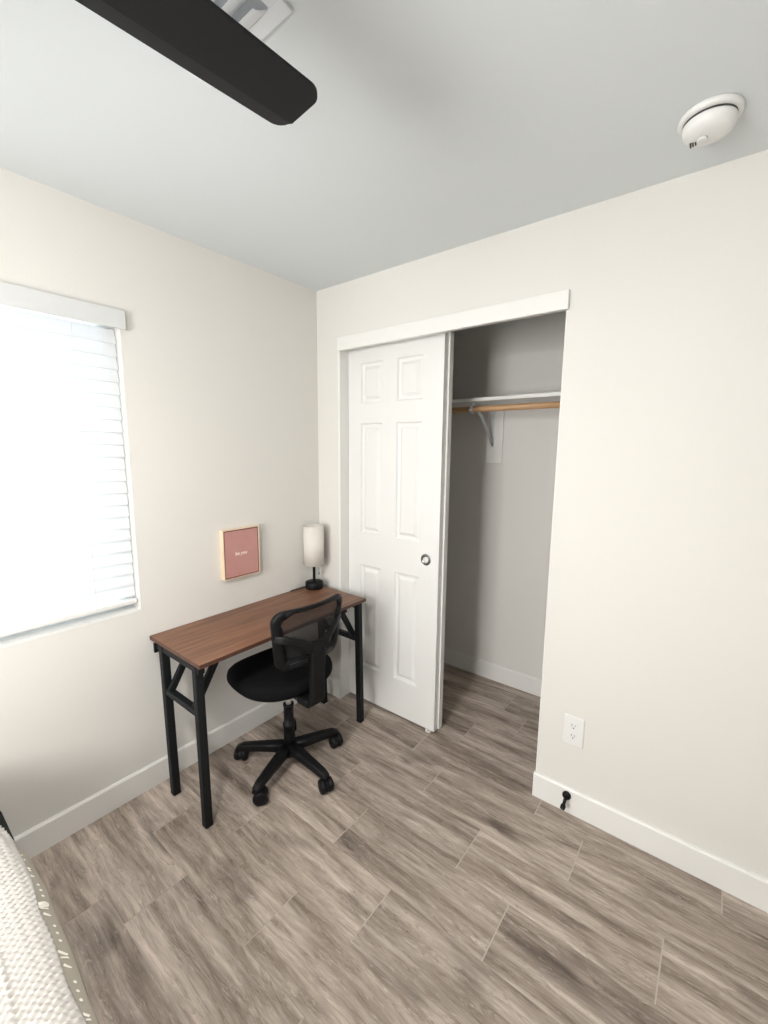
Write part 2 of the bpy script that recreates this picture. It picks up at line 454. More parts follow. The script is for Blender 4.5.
# floor guide
bm = B()
add_box(bm, .772, .796, .055, .138, 0, .004); add_box(bm, .772, .784, .056, .062, .0, .018)
add_box(bm, .774, .786, .1008, .1028, 0, .018)
tag(obj('door_guide', bm, M['plastic_white'], origin=(.81, .08, 0)), 'small white floor guide under the free edge of the sliding closet door', 'door guide')

# ------------------------------------------------------------------ closet shelf, rod, bracket
ys = .475
bm = B(); add_box(bm, CX0+.004, CX1-.004, ys, CY-.001, 1.823, 1.842, bev=.001)
tag(obj('closet_shelf', bm, M['trim'], origin=(.8, .65, 1.823)), 'white shelf board across the closet above the wooden rod', 'shelf')
bm = B(); tube(bm, [(CX0+.004, .505, 1.782), (CX1-.004, .505, 1.782)], .0165, 20)
tag(obj('closet_rod', bm, M['rod_wood'], origin=(.8, .505, 1.782)), 'round wooden hanging rod under the closet shelf', 'closet rod')
bx = .757
t = thing('shelf_bracket', 'white metal shelf and rod bracket fixed to a board on the closet back wall', 'bracket', (bx, CY, 1.56))
def local(bm_fn, name, mat, par, **k):
    bm = B(); bm_fn(bm); bmesh.ops.translate(bm, verts=bm.verts[:], vec=-par.location)
    return obj(name, bm, mat, par, **k)
local(lambda b: add_box(b, bx-.011, bx+.011, CY-.020, CY-.016, 1.565, 1.822), 'wall_arm', M['bracket'], t)
local(lambda b: add_box(b, bx-.011, bx+.011, ys+.01, CY-.02, 1.818, 1.8225), 'shelf_arm', M['bracket'], t)
local(lambda b: sweep(b, [(bx, CY-.022, 1.59), (bx, .62, 1.755), (bx, ys+.035, 1.800)], rrect(.006, .018, .002), up=Vector((1, 0, 0))), 'diagonal_strut', M['bracket'], t)
def hook(b):
    pts = [(bx, .505+.022*math.cos(a), 1.782+.022*math.sin(a)) for a in [math.radians(d) for d in range(100, 361-20, 20)]]
    sweep(b, pts, rrect(.004, .018, .0015), up=Vector((1, 0, 0)))
    add_box(b, bx-.009, bx+.009, .497, .503, 1.800, 1.822)
local(hook, 'rod_hook', M['bracket'], t)
local(lambda b: lathe(b, [(0, -.009), (.007, -.006), (.009, 0), (.007, .005), (0, .006)], (bx-.004, .481, 1.776), axis='Y', n=16), 'hook_tip', M['plastic_white'], t)
local(lambda b: lathe(b, [(0, -.004), (.006, -.003), (.007, 0)], (bx, CY-.020, 1.580), axis='Y', n=12), 'screw', M['nickel'], t)
bm = B(); add_box(bm, .716, .822, CY-.016, CY+.001, 1.468, 1.822, bev=.002)
tag(obj('backing_board', bm, M['cleat'], origin=(.769, CY, 1.468)), 'small painted board behind the shelf bracket on the closet back wall', 'board')

# ------------------------------------------------------------------ window
bm = B()
fx0, fx1 = -.125, -.085
add_box(bm, fx0, fx1, WY0, WY0+.05, WZ0, WZ1); add_box(bm, fx0, fx1, WY1-.05, WY1, WZ0, WZ1)
add_box(bm, fx0, fx1, WY0+.05, WY1-.05, WZ0, WZ0+.05); add_box(bm, fx0, fx1, WY0+.05, WY1-.05, WZ1-.05, WZ1)
ym = (WY0+WY1)/2
add_box(bm, fx0, fx1, ym-.02, ym+.02, WZ0+.05, WZ1-.05)
w1 = struct(obj('window_1', bm, M['trim']), 'window with white frame behind the blind')
for a, b in ((WY0+.05, ym-.02), (ym+.02, WY1-.05)):
    bm = B(); add_box(bm, -.108, -.104, a, b, WZ0+.05, WZ1-.05)
    obj('pane', bm, M['glass'], w1)
bm = B(); add_box(bm, -.084, .0015, WY0, WY1, WZ0, WZ0+.008, bev=.001)
struct(obj('trim_5', bm, M['door']), 'white window sill')
# blinds
t = thing('window_blind', 'closed white horizontal slat blind glowing with daylight in the window', 'blind', (0, ym, WZ0))
sx = -.040
bm = B(); z = 2.005; slat_n = 0
pitch = .0500; tilt = math.radians(75)
zz = 1.985
while zz > .925:
    c, s = math.cos(tilt), math.sin(tilt)
    hw = .0300
    # gently crowned slat, inner edge up
    pts = []
    for q in range(5):
        u = -1+q*.5
        a = u*hw; h = .0018*(1-u*u)
        pts.append((sx+a*c*-1+h*s, zz+a*s+h*c))
    th = .0026
    y0, y1 = WY0+.006, WY1-.006
    up = [(x, z_) for x, z_ in pts]; dn = [(x-th*s, z_-th*c) for x, z_ in pts]
    prof = up+dn[::-1]
    A = [bm.verts.new((x, y0, z_)) for x, z_ in prof]; C_ = [bm.verts.new((x, y1, z_)) for x, z_ in prof]
    n = len(prof)
    for i in range(n): bm.faces.new([A[i], A[(i+1) % n], C_[(i+1) % n], C_[i]])
    bm.faces.new(A[::-1]); bm.faces.new(C_)
    zz -= pitch; slat_n += 1
bmesh.ops.translate(bm, verts=bm.verts[:], vec=-t.location)
obj('slats', bm, M['slat'], t)
local(lambda b: add_box(b, sx-.024, sx+.026, WY0+.006, WY1-.006, .878, .896, bev=.003), 'bottom_rail', M['plastic_white'], t)
local(lambda b: add_box(b, sx-.028, sx+.028, WY0+.004, WY1-.004, 2.02, 2.068), 'head_rail', M['plastic_white'], t)
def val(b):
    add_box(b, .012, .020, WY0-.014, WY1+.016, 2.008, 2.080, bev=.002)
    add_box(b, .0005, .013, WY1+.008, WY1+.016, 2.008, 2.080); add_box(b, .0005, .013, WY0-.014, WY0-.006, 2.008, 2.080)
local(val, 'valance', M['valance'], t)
for yy in (WY1-.16, ym, WY0+.16):
    local(lambda b: (tube(b, [(sx+.027, yy, 2.02), (sx+.027, yy, .885)], .0009, 6), tube(b, [(sx-.027, yy, 2.02), (sx-.027, yy, .885)], .0009, 6)), 'ladder_cord', M['plastic_white'], t)

# ------------------------------------------------------------------ desk
DZ = .72
dx0, dx1, dy0, dy1 = .004, .4275, -1.033, -.052
t = thing('folding_desk', 'narrow walnut-top desk with black metal legs against the window wall', 'desk', (.21, -.54, 0))
def dtop(b):
    add_box(b, dx0, dx1, dy0, dy1, DZ-.018, DZ, 0)
    for f in b.faces:
        if abs(f.normal.z) < .5: f.material_index = 1
bm = B(); add_box(bm, dx0, dx1, dy0, dy1, DZ-.018, DZ, 0); bm.normal_update()
for f in bm.faces: f.material_index = 0 if f.calc_center_median().z > DZ-.0005 else 1
bmesh.ops.translate(bm, verts=bm.verts[:], vec=-t.location)
obj('desktop', bm, [M['walnut'], M['walnut_edge']], t, bevel=.0012)
LX = {'f': .378, 'b': .112}; LW = .034
for yL, inn in ((-1.019, 1), (-.104, -1)):
    LX, LB = ({'f': .384, 'b': .105}, {'f': .398, 'b': .128}) if inn > 0 else ({'f': .414, 'b': .112}, {'f': .432, 'b': .135})
    for k in ('f', 'b'):
        x = LB[k]
        def leg(b): sweep(b, [(x, yL, .012), (LX[k], yL, DZ-.0185)], rrect(LW, LW, .006), up=Vector((0, 1, 0)), smooth=False)
        lg = local(leg, 'leg', M['black_metal'], t)
        bm = B(); add_box(bm, x-.0175, x+.0175, yL-.0175, yL+.0175, 0, .018, bev=.006); bmesh.ops.translate(bm, verts=bm.verts[:], vec=-t.location)
        ft = obj('foot_cap', bm, M['black_plastic'], lg)
    local(lambda b: sweep(b, [(LX['b']+.006, yL, .497), (LX['f']+.004, yL, .497)], rrect(.028, .028, .004), smooth=False), 'crossbar', M['black_metal'], t)
    # top rail of the leg frame and hinge plates
    local(lambda b: (sweep(b, [(.055, yL, DZ-.032), (dx1-.012, yL, DZ-.032)], rrect(.026, .026, .004), smooth=False)), 'top_rail', M['black_metal'], t)
    local(lambda b: add_box(b, .050, .062, yL-.02, yL+.02, DZ-.062, DZ-.0185, bev=.002), 'hinge_plate', M['black_metal'], t)
    for xx in (LX['b']+.045, LX['f']-.035):
        br = local(lambda b: sweep(b, [(xx, yL, .508), (xx, yL+inn*.108, DZ-.03)], rrect(.030, .018, .003), up=Vector((1, 0, 0)), smooth=False), 'brace', M['black_metal'], t)
        bm = B(); lathe(bm, [(0, -.016), (.010, -.015), (.010, .015), (0, .016)], (xx, yL+inn*.085, DZ-.045), axis='X', n=14)
        bmesh.ops.translate(bm, verts=bm.verts[:], vec=-t.location); obj('bolt', bm, M['black_plastic'], br)
    local(lambda b: sweep(b, [(LX['b']-.01, yL+inn*.108, DZ-.028), (LX['f']+.01, yL+inn*.108, DZ-.028)], rrect(.018, .018, .003), smooth=False), 'brace_rail', M['black_metal'], t)

# ------------------------------------------------------------------ lamp
lx, ly = .066, -.108
t = thing('table_lamp', 'small table lamp with white linen cylinder shade on the walnut desk', 'lamp', (lx, ly, DZ))
def LL(fn, name, mat, par=None, **k):
    bm = B(); fn(bm); return obj(name, bm, mat, par or t, **k)
LL(lambda b: lathe(b, [(0, 0), (.050, 0), (.0525, .003), (.0525, .036), (.050, .040), (0, .040)], n=48), 'base', M['black_plastic'])
LL(lambda b: lathe(b, [(.0085, .040), (.0085, .170), (.013, .172), (.013, .215), (0, .216)], n=20), 'pole', M['black_metal'])
LL(lambda b: lathe(b, [(.0585, .145), (.0595, .145), (.0595, .380), (.0585, .380), (.0585, .145)], n=56), 'lamp_shade', M['linen'])
def spider(b):
    for a in (0, 2*PI/3, 4*PI/3): tube(b, [(0, 0, .205), (.0555*math.cos(a), .0555*math.sin(a), .205)], .0012, 8)
LL(spider, 'shade_ring', M['black_metal'])
LL(lambda b: lathe(b, [(0, .216), (.012, .222), (.024, .25), (.027, .272), (.02, .296), (0, .306)], n=24), 'light_bulb', M['plastic_white'])
pc = LL(lambda b: tube(b, [(.034, .008, .205), (.034, .008, .098)], .0008, 6), 'pull_chain', M['nickel'])
LL(lambda b: lathe(b, [(0, .086), (.003, .088), (.0035, .096), (0, .100)], (.034, .008, 0), n=10), 'pull_knob', M['black_plastic'], pc)
LL(lambda b: tube(b, [(-.045, -.01, .006), (-.052, -.05, .004), (-.053, -.09, .004), (-.056, -.12, .003), (-.057, -.135, .0015)], .0024, 8), 'power_cord', M['black_plastic'])

# ------------------------------------------------------------------ picture
t = thing('wall_picture', 'small square dusty pink print in a pale wooden box frame above the desk', 'picture', (0, -.575, 1.02))
py0, py1, pz0, pz1, pd = -.674, -.464, .890, 1.144, .034
def P_(fn, name, mat, par=None, **k):
    return local(fn, name, mat, t, **k) if par is None else None
def pframe(b):
    w = .004
    add_box(b, .001, pd, py0, py0+w, pz0, pz1); add_box(b, .001, pd, py1-w, py1, pz0, pz1)
    add_box(b, .001, pd, py0+w, py1-w, pz0, pz0+w); add_box(b, .001, pd, py0+w, py1-w, pz1-w, pz1)
P_(pframe, 'frame', M['birch'])
P_(lambda b: add_box(b, .006, pd-.004, py0+.004, py1-.004, pz0+.004, pz1-.004), 'border', M['maroon'])
P_(lambda b: add_box(b, pd-.0042, pd-.002, py0+.010, py1-.010, pz0+.010, pz1-.010), 'print', M['pink'])
cu = bpy.data.curves.new('lettering', 'FONT'); cu.body = 'be you'; cu.size = .025; cu.align_x = 'CENTER'; cu.align_y = 'CENTER'; cu.extrude = .0004; cu.shear = .2; cu.offset = .0006
tmp = bpy.data.objects.new('lettering_src', cu); col.objects.link(tmp)
bpy.context.view_layer.update()
me = bpy.data.meshes.new_from_object(tmp.evaluated_get(bpy.context.evaluated_depsgraph_get()))
bpy.data.objects.remove(tmp, do_unlink=True)
# text plane: letters run along +y, up +z, facing +x
me.transform(Matrix(((0, 0, 1, pd-.0014), (1, 0, 0, 0), (0, 1, 0, -0.004), (0, 0, 0, 1))))
me.materials.clear(); me.materials.append(M['ink_white'])
lo = bpy.data.objects.new('lettering', me); col.objects.link(lo); lo.parent = t
lo['label'] = 'pale handwritten lettering'

# ------------------------------------------------------------------ office chair (faces -x, towards the desk)
t = thing('office_chair', 'black mesh-back office chair on castors tucked under the walnut desk', 'chair', (.388, -.580, 0), 0)
t.rotation_euler.z = math.radians(-3)
# base
def star(b):
    lathe(b, [(0, .055), (.034, .058), (.042, .075), (.040, .105), (.032, .122), (0, .124)], n=28)
bs = LL(star, 'base_hub', M['black_plastic'])
angs = [math.radians(a+3) for a in (-1, 73.5, 139, 213, 287)]
for a in angs:
    d = Vector((math.cos(a), math.sin(a), 0))
    def lg(b):
        pts = [d*.025+Vector((0, 0, .098)), d*.10+Vector((0, 0, .094)), d*.18+Vector((0, 0, .086)), d*.235+Vector((0, 0, .079)), d*.258+Vector((0, 0, .071)), d*.266+Vector((0, 0, .055))]
        sweep(b, pts, rrect(.046, .040, .012), scales=[(1.25, 1.25), (1.1, 1.1), (.95, 1), (.85, .95), (.75, .8), (.66, .45)])
    LL(lg, 'base_leg', M['black_plastic'])
    # castor
    sw = {0: -.3, 1: -.2, 2: 2.6, 3: 2.2, 4: .9}[angs.index(a)]; w = Vector((math.cos(sw), math.sin(sw), 0)); ax = Vector((-w.y, w.x, 0))
    c0 = d*.250+w*.012
    bm = B()
    tube(bm, [c0-w*.010+Vector((0, 0, .036)), c0-w*.010+Vector((0, 0, .075))], .0075, 12)
    sec = [(.0305*math.cos(q), .0305*math.sin(q)) for q in [PI*j/10 for j in range(-1, 12)]]
    # hood over the wheels
    vs = []
    for sgn in (-.007, .007):
        vs.append([bm.verts.new(c0+ax*sgn+w*x+Vector((0, 0, .031+z_))) for x, z_ in sec])
    for i in range(len(sec)-1): bm.faces.new([vs[0][i], vs[0][i+1], vs[1][i+1], vs[1][i]])
    bm.faces.new(vs[0]); bm.faces.new(vs[1][::-1])
    cs = obj('castor', bm, M['black_plastic'], t)
    for sgn in (-1, 1):
        bm = B(); lathe(bm, [(0, -.011), (.021, -.011), (.0300, -.008), (.0325, -.002), (.0325, .005), (.0290, .011), (0, .011)], n=28, axis='X')
        mt = Matrix((( ax.x, w.x, 0, c0.x+ax.x*sgn*.0185), (ax.y, w.y, 0, c0.y+ax.y*sgn*.0185), (0, 0, 1, .0325), (0, 0, 0, 1)))
        bmesh.ops.transform(bm, matrix=mt, verts=bm.verts[:]); obj('wheel', bm, M['black_plastic'], cs)
LL(lambda b: lathe(b, [(.0, .12), (.027, .12), (.026, .16), (.0255, .205), (.029, .207), (.029, .228), (.024, .231), (.0235, .315), (.0255, .317), (.0255, .328), (0, .328)], n=28), 'column_sleeve', M['black_plastic'])
LL(lambda b: lathe(b, [(.014, .320), (.014, .42)], n=24), 'gas_lift', M['chrome'])
def mech(b):
    add_box(b, -.10, .09, -.065, .065, .412, .440, bev=.006)
    add_box(b, .03, .185, -.032, .032, .400, .418, bev=.004)
LL(mech, 'tilt_plate', M['black_metal'])
LL(lambda b: tube(b, [(-.02, .06, .425), (-.02, .15, .424), (-.02, .19, .422), (-.02, .215, .420)], .005, 10, scales=[1, 1, 1.5, 1.6]), 'height_lever', M['black_plastic'])
# seat: cushion outline, front (-x) softly rounded, narrower back
def seat_outline(k, n=56):
    out = []
    for i in range(n):
        a = 2*PI*i/n; c, s = math.cos(a), math.sin(a)
        e = 2.7
        x = math.copysign(abs(c)**(2/e), c)*.225; y = math.copysign(abs(s)**(2/e), s)*.240
        y *= 1-.10*(x/.215 if x > 0 else 0)**2
        out.append((-.062+x*k, .010+y*k))
    return out
def cushion(b):
    layers = [(.90, .450), (.97, .455), (1.0, .467), (1.0, .483), (.985, .496), (.94, .506), (.85, .512), (.6, .515), (.3, .5145)]
    rings = []
    for k, z_ in layers:
        ring = []
        for x, y in seat_outline(k):
            dip = -.018*max(0, (-x-.17)/.11)**2 if x < -.17 else 0
            ring.append(b.verts.new((x, y, z_+dip)))
        rings.append(ring)
    n = len(rings[0])
    for A, C2 in zip(rings, rings[1:]):
        for i in range(n):
            f = b.faces.new([A[i], A[(i+1) % n], C2[(i+1) % n], C2[i]]); f.smooth = True
    b.faces.new(rings[0][::-1]); b.faces.new(rings[-1]).smooth = True
st = LL(cushion, 'seat', M['fabric_black'])
def pan(b):
    rings = []
    for k, z_ in [(.55, .438), (.86, .440), (.945, .447), (.955, .458)]:
        rings.append([b.verts.new((x, y, z_)) for x, y in seat_outline(k)])
    n = len(rings[0])
    for A, C2 in zip(rings, rings[1:]):
        for i in range(n): b.faces.new([A[i], A[(i+1) % n], C2[(i+1) % n], C2[i]]).smooth = True
    b.faces.new(rings[0][::-1])
LL(pan, 'seat_pan', M['black_plastic'], st)
# backrest in (s, h) coordinates: s across (+y), h height
BX, BZ0, BZ1 = .178, .604, .880
def bk(s, h, off=0):
    u = (h-BZ0)/(BZ1-BZ0)
    x = BX+.028*u-1.15*s*s + off
    return Vector((x, s+.008, h))
def outline(n_c=7):
    hw0, hw1, r = .176, .196, .050
    pts = []
    cs = [(hw1-r, BZ1-r, 0, r), (-hw1+r, BZ1-r, PI/2, r), (-hw0+r, BZ0+r, PI, r), (hw0-r, BZ0+r, 1.5*PI, r)]
    cur = []
    for cx, cz, a0, rr_ in cs:
        cur.append([(cx+rr_*math.cos(a0+PI/2*i/n_c), cz+rr_*math.sin(a0+PI/2*i/n_c)) for i in range(n_c+1)])
    for i in range(4):
        pts += cur[i]
        A = cur[i][-1]; C2 = cur[(i+1) % 4][0]
        for q in range(1, 8): pts.append((A[0]+(C2[0]-A[0])*q/8, A[1]+(C2[1]-A[1])*q/8))
    return pts
ol = outline()
cz = (BZ0+BZ1)/2
def ring(b):
    rings = []
    for s, h in ol:
        # in-plane inward direction
        k = Vector((-s*.9, -(h-cz)*1.0)); k.normalize()
        if abs(s) > .15 and abs(h-cz) < .08: k = Vector((-math.copysign(1, s), 0))
        if abs(s) < .15: k = Vector((0, -math.copysign(1, h-cz)))
        low = max(0, (cz-h)/(cz-BZ0)); wd = .037+.012*low
        if abs(s) < .13 and h > cz: wd = .016
        sec = [(0, -.009), (0, .009), (wd*.4, .012), (wd, .008), (wd, -.008), (wd*.4, -.010)]
        rings.append([b.verts.new(bk(s+k.x*i_, h+k.y*i_, o_)) for i_, o_ in sec])
    n = len(rings)
    for i in range(n):
        A, C2 = rings[i], rings[(i+1) % n]
        for j in range(6):
            b.faces.new([A[j], A[(j+1) % 6], C2[(j+1) % 6], C2[j]]).smooth = True
bkf = LL(ring, 'backrest', M['black_plastic'])
def mfill(b):
    ns = 24; nh = 14
    G_ = []
    for j in range(nh+1):
        h = BZ0+.010+(BZ1-BZ0-.020)*j/nh
        row = []
        # half width at h from the rounded outline
        u = (h-BZ0)/(BZ1-BZ0); hw = .176+.020*u; r = .050
        dd = min(h-BZ0, BZ1-h)
        if dd < r: hw -= r-math.sqrt(max(0, r*r-(r-dd)**2))
        hw -= .006
        for i in range(ns+1):
            row.append(b.verts.new(bk(-hw+2*hw*i/ns, h, -.004)))
        G_.append(row)
    for j in range(nh):
        for i in range(ns): b.faces.new([G_[j][i], G_[j][i+1], G_[j+1][i+1], G_[j+1][i]]).smooth = True
LL(mfill, 'mesh_panel', M['mesh'], bkf)
def yoke(b):
    for sg in (-1, 1):
        pts = [bk(0, .668, .030), bk(sg*.035, .694, .030), bk(sg*.08, .722, .024), bk(sg*.13, .744, .015), bk(sg*.186, .764, .004)]
        sweep(b, pts, rrect(.024, .020, .006), up=Vector((0, 0, 1)), scales=[(1, 2.3), (1, 2.1), (.8, 1.8), (.7, 1.6), (.6, 1.8)])
        pts = [bk(0, .640, .026), bk(sg*.06, .628, .016), bk(sg*.12, .622, .008)]
        sweep(b, pts, rrect(.014, .03, .005), scales=[1, .95, .8])
LL(yoke, 'back_yoke', M['black_plastic'], bkf)
def post(b):
    pts = [bk(0, .715, .030), bk(0, .66, .032), bk(0, .60, .036), Vector((BX+.038, 0, .53)), Vector((BX+.040, 0, .475)), Vector((BX+.034, 0, .435)), Vector((BX+.010, 0, .410)), Vector((BX-.05, 0, .404))]
    sweep(b, pts, rrect(.074, .026, .008), up=Vector((1, 0, .001)), scales=[(.85, .7), (1.0, 1), (1.0, 1.1), (1.0, 1.15), (1.0, 1.25), (.98, 1.4), (.95, 1.1), (.85, .8)])
LL(post, 'back_post', M['black_plastic'])
LL(lambda b: (add_box(b, BX-.065, BX+.018, -.042, .030, .397, .438, bev=.012)), 'back_joint', M['black_plastic'])

# ------------------------------------------------------------------ smoke detector
t = thing('smoke_detector', 'round white smoke detector on the ceiling near the closet wall', 'smoke detector', (1.815, -.268, H))
LL(lambda b: lathe(b, [(0, 0), (.071, 0), (.072, -.003), (.072, -.011), (.069, -.014), (.060, -.015), (0, -.015)], n=56), 'mounting_base', M['plastic_white'])
LL(lambda b: lathe(b, [(.0600, -.014), (.0600, -.021), (0, -.021)], n=48), 'vent_gap', M['grey_slot'])
dm = LL(lambda b: lathe(b, [(.0, -.020), (.060, -.020), (.0612, -.023), (.060, -.034), (.055, -.044), (.043, -.0505), (.026, -.0535), (0, -.054)], n=56), 'cover', M['plastic_white'])
LL(lambda b: lathe(b, [(0, -.053), (.011, -.0542), (.012, -.0585), (.010, -.0595), (0, -.0597)], (-.012, -.005, .0), n=24), 'test_button', M['plastic_white'], dm)
def slots(b):
    for i in range(3): add_box(b, -.041+.006*i, -.038+.006*i, .004, .024-.003*i, -.0548, -.0495)
LL(slots, 'sounder_slots', M['grey_slot'], dm)

# ------------------------------------------------------------------ outlet
t = thing('wall_outlet', 'white duplex power outlet low on the wall right of the closet', 'outlet', (1.542, 0, .3785))
LL(lambda b: add_box(b, -.0405, .0405, -.006, 0, -.0655, .0655, bev=.0025), 'cover_plate', M['plastic_white'])
for sgn in (-1, 1):
    def face(b):
        o_ = [(.0175*math.cos(a), max(-.0142, min(.0142, .0185*math.sin(a)))) for a in [2*PI*i/32 for i in range(32)]]
        a_ = [b.verts.new((x, -.006, z_+sgn*.0225)) for x, z_ in o_]; c_ = [b.verts.new((x*.97, -.0085, z_*.97+sgn*.0225)) for x, z_ in o_]
        for i in range(32): b.faces.new([a_[i], a_[(i+1) % 32], c_[(i+1) % 32], c_[i]])
        b.faces.new(c_)
    rc = LL(face, 'receptacle', M['plastic_white'])
    def sl(b):
        z_ = sgn*.0225
        add_box(b, -.0075, -.0055, -.0088, -.007, z_-.001, z_+.008); add_box(b, .0055, .0073, -.0088, -.007, z_, z_+.007)
        lathe(b, [(0, -.0089), (.0028, -.0089), (.0028, -.007)], (0, 0, z_-.0075), axis='Y', n=14)
    LL(sl, 'slots', M['grey_slot'], rc)
LL(lambda b: lathe(b, [(0, -.0078), (.0025, -.0072), (.003, -.006)], axis='Y', n=14), 'screw', M['plastic_white'])

# ------------------------------------------------------------------ door stop
t = thing('door_stop', 'small black baseboard door stop right of the closet opening', 'door stop', (1.538, -BT, .082))
LL(lambda b: lathe(b, [(0, .001), (.0175, .001), (.0175, -.008), (.014, -.014), (.009, -.018), (0, -.014)], axis='Y', n=24), 'flange', M['black_plastic'])
LL(lambda b: tube(b, [(0, -.012, 0), (0, -.045, -.018)], .0068, 14), 'shaft', M['black_plastic'])
LL(lambda b: tube(b, [(0, -.043, -.017), (0, -.049, -.0195), (0, -.060, -.024)], .0105, 16, scales=[.8, 1, .95]), 'rubber_tip', M['black_plastic'])

# ------------------------------------------------------------------ ceiling vent
vx0, vx1, vy0, vy1 = .838, 1.152, -1.470, -1.134
t = thing('ceiling_vent', 'white louvred air vent in the ceiling behind the fan blade', 'vent', ((vx0+vx1)/2, (vy0+vy1)/2, H))
def vframe(b):
    w = .034
    for a, c_, d_, e_ in ((vx0, vx1, vy1-w, vy1), (vx0, vx1, vy0, vy0+w), (vx0, vx0+w, vy0+w, vy1-w), (vx1-w, vx1, vy0+w, vy1-w)):
        add_box(b, a, c_, d_, e_, H-.007, H-.0005)
local(vframe, 'frame', M['vent'], t, bevel=.002)
local(lambda b: add_box(b, vx0+.03, vx1-.03, vy0+.03, vy1-.03, H-.003, H-.0006), 'duct', M['vent_dark'], t)
for i in range(7):
    yy = vy1-.052-i*.038
    local(lambda b: sweep(b, [(vx0+.036, yy, H-.016), (vx1-.040, yy, H-.016)], [(-.017, .008), (-.006, -.001), (.010, -.010), (.017, -.012), (.017, -.010), (.010, -.008), (-.005, .001), (-.016, .010)], smooth=False), 'louvre', M['vent'], t)

# ------------------------------------------------------------------ ceiling fan
FH = (1.165, -1.80, 2.20)
t = thing('ceiling_fan', 'black three-blade ceiling fan with a round light, one blade tip in view', 'ceiling fan', FH)
LL(lambda b: lathe(b, [(0, .24), (.075, .24), (.075, .21), (.05, .18), (.018, .17), (.0, .17)], n=40), 'canopy', M['fan_black'])
LL(lambda b: lathe(b, [(.0125, .175), (.0125, .045)], n=20), 'downrod', M['fan_black'])
LL(lambda b: lathe(b, [(0, .07), (.04, .068), (.11, .045), (.13, .02), (.13, -.03), (.115, -.055), (.11, -.06), (0, -.06)], n=48), 'motor_housing', M['fan_black'])
LL(lambda b: lathe(b, [(.060, -.058), (.060, -.10), (.098, -.13), (.100, -.182), (.094, -.184), (.092, -.178)], n=48), 'light_housing', M['fan_black'])
LL(lambda b: lathe(b, [(.0915, -.178), (.090, -.190), (.080, -.207), (.060, -.221), (.032, -.229), (0, -.231)], n=48), 'light_diffuser', M['fan_light'])
def blade(b, ang):
    # local: blade along +x, width along y; section has a broad flat face and a narrower upturned facet
    r0, r1 = .10, .622
    ca, sa = math.cos(ang), math.sin(ang)
    secs = []
    for k in range(24):
        if k < 8: r = r0+(r1-.06-r0)*k/7
        else: r = r1-.06+.06*math.sin((k-7)/16*PI/2)
        u = (r-r0)/(r1-r0)
        wf = .065+.001*u; wb = .088-.018*u      # half widths (leading, trailing)
        rad = .030
        sh = 0
        if r > r1-rad: sh = rad-math.sqrt(max(0, rad*rad-(r-(r1-rad))**2))
        prof = [(-wb+sh, .000), (min(wf-.034, wf-sh-.002), .0), (wf-sh, .0045), (wf-sh, .0085), (min(wf-.028, wf-sh-.003), .007), (-wb+sh, .007)]
        secs.append([b.verts.new((r*ca-y*sa, r*sa+y*ca, z_-.012)) for y, z_ in prof])
    for A, C2 in zip(secs, secs[1:]):
        for j in range(6): b.faces.new([A[j], A[(j+1) % 6], C2[(j+1) % 6], C2[j]])
    b.faces.new(secs[0][::-1]); b.faces.new(secs[-1])
for k in range(3):
    LL(lambda b: blade(b, math.radians(84.5+120*k)), 'blade', M['fan_black'])

# ------------------------------------------------------------------ bed
bx0, bx1, by0, by1 = .045, 2.02, -2.60, -1.5875
t = thing('bed', 'low black platform bed at lower left with one rounded frame corner showing', 'bed', ((bx0+bx1)/2, (by0+by1)/2, 0))
def rail(b):
    r = .05
    o_ = []
    for cx, cy, a0 in ((bx1-r, by1-r, 0), (bx0+r, by1-r, PI/2), (bx0+r, by0+r, PI), (bx1-r, by0+r, 1.5*PI)):
        for i in range(7): o_.append((cx+r*math.cos(a0+PI/2*i/6), cy+r*math.sin(a0+PI/2*i/6)))
    prism(b, o_, .20, .302)
local(rail, 'platform', M['black_metal'], t, bevel=.006)
for x in (bx0+.12, bx1-.12):
    for y in (by0+.12, by1-.12):
        local(lambda b: sweep(b, [(x, y, 0), (x, y, .20)], rrect(.05, .05, .008), up=Vector((0, 1, 0)), smooth=False), 'leg', M['black_metal'], t)
local(lambda b: add_box(b, bx0+.03, bx1-.03, by0+.04, by1-.075, .300, .47, bev=.03), 'mattress', M['mattress'], t)

def wob(x, y): return .004*math.sin(9*x+2*y)+.003*math.sin(23*x+1.3)+.003*math.sin(17*y+4*x)
# duvet: drapes over the mattress, bulging past its long edge
def edge_y(x):
    P = [(.1, -1.655), (.3, -1.640), (.40, -1.626), (.5, -1.610), (.57, -1.603), (.70, -1.598), (.80, -1.603), (.92, -1.605), (1.05, -1.612), (1.3, -1.626), (2.0, -1.63)]
    for (a, ya), (b, yb) in zip(P, P[1:]):
        if x <= b:
            t_ = max(0, min(1, (x-a)/(b-a))); t_ = t_*t_*(3-2*t_); return ya+(yb-ya)*t_
    return P[-1][1]
def duvet(b, off=0, cut=None):
    nx = 120; prof = []
    rows = []
    for i in range(nx+1):
        x = .10+(1.98-.10)*i/nx
        e = edge_y(x); row = []
        # section from the far side to the near hanging edge
        for (dy, z_) in [(-.90, .498), (-.70, .502), (-.50, .503), (-.35, .503), (-.25, .503), (-.17, .502), (-.11, .499), (-.075, .494), (-.05, .487), (-.030, .476), (-.014, .460), (-.004, .455), (.0, .440), (-.006, .415), (-.016, .385), (-.026, .350)]:
            sh = 1 if dy < -.2 else 1
            row.append(Vector((x, e+dy, z_+wob(x, dy)*.8)))
        rows.append(row)
    V = [[b.verts.new(p+Vector((0, 0, off))) for p in r] for r in rows]
    for i in range(nx):
        for j in range(len(V[0])-1): b.faces.new([V[i][j], V[i+1][j], V[i+1][j+1], V[i][j+1]]).smooth = True
    return rows
bm = B(); rows = duvet(bm)
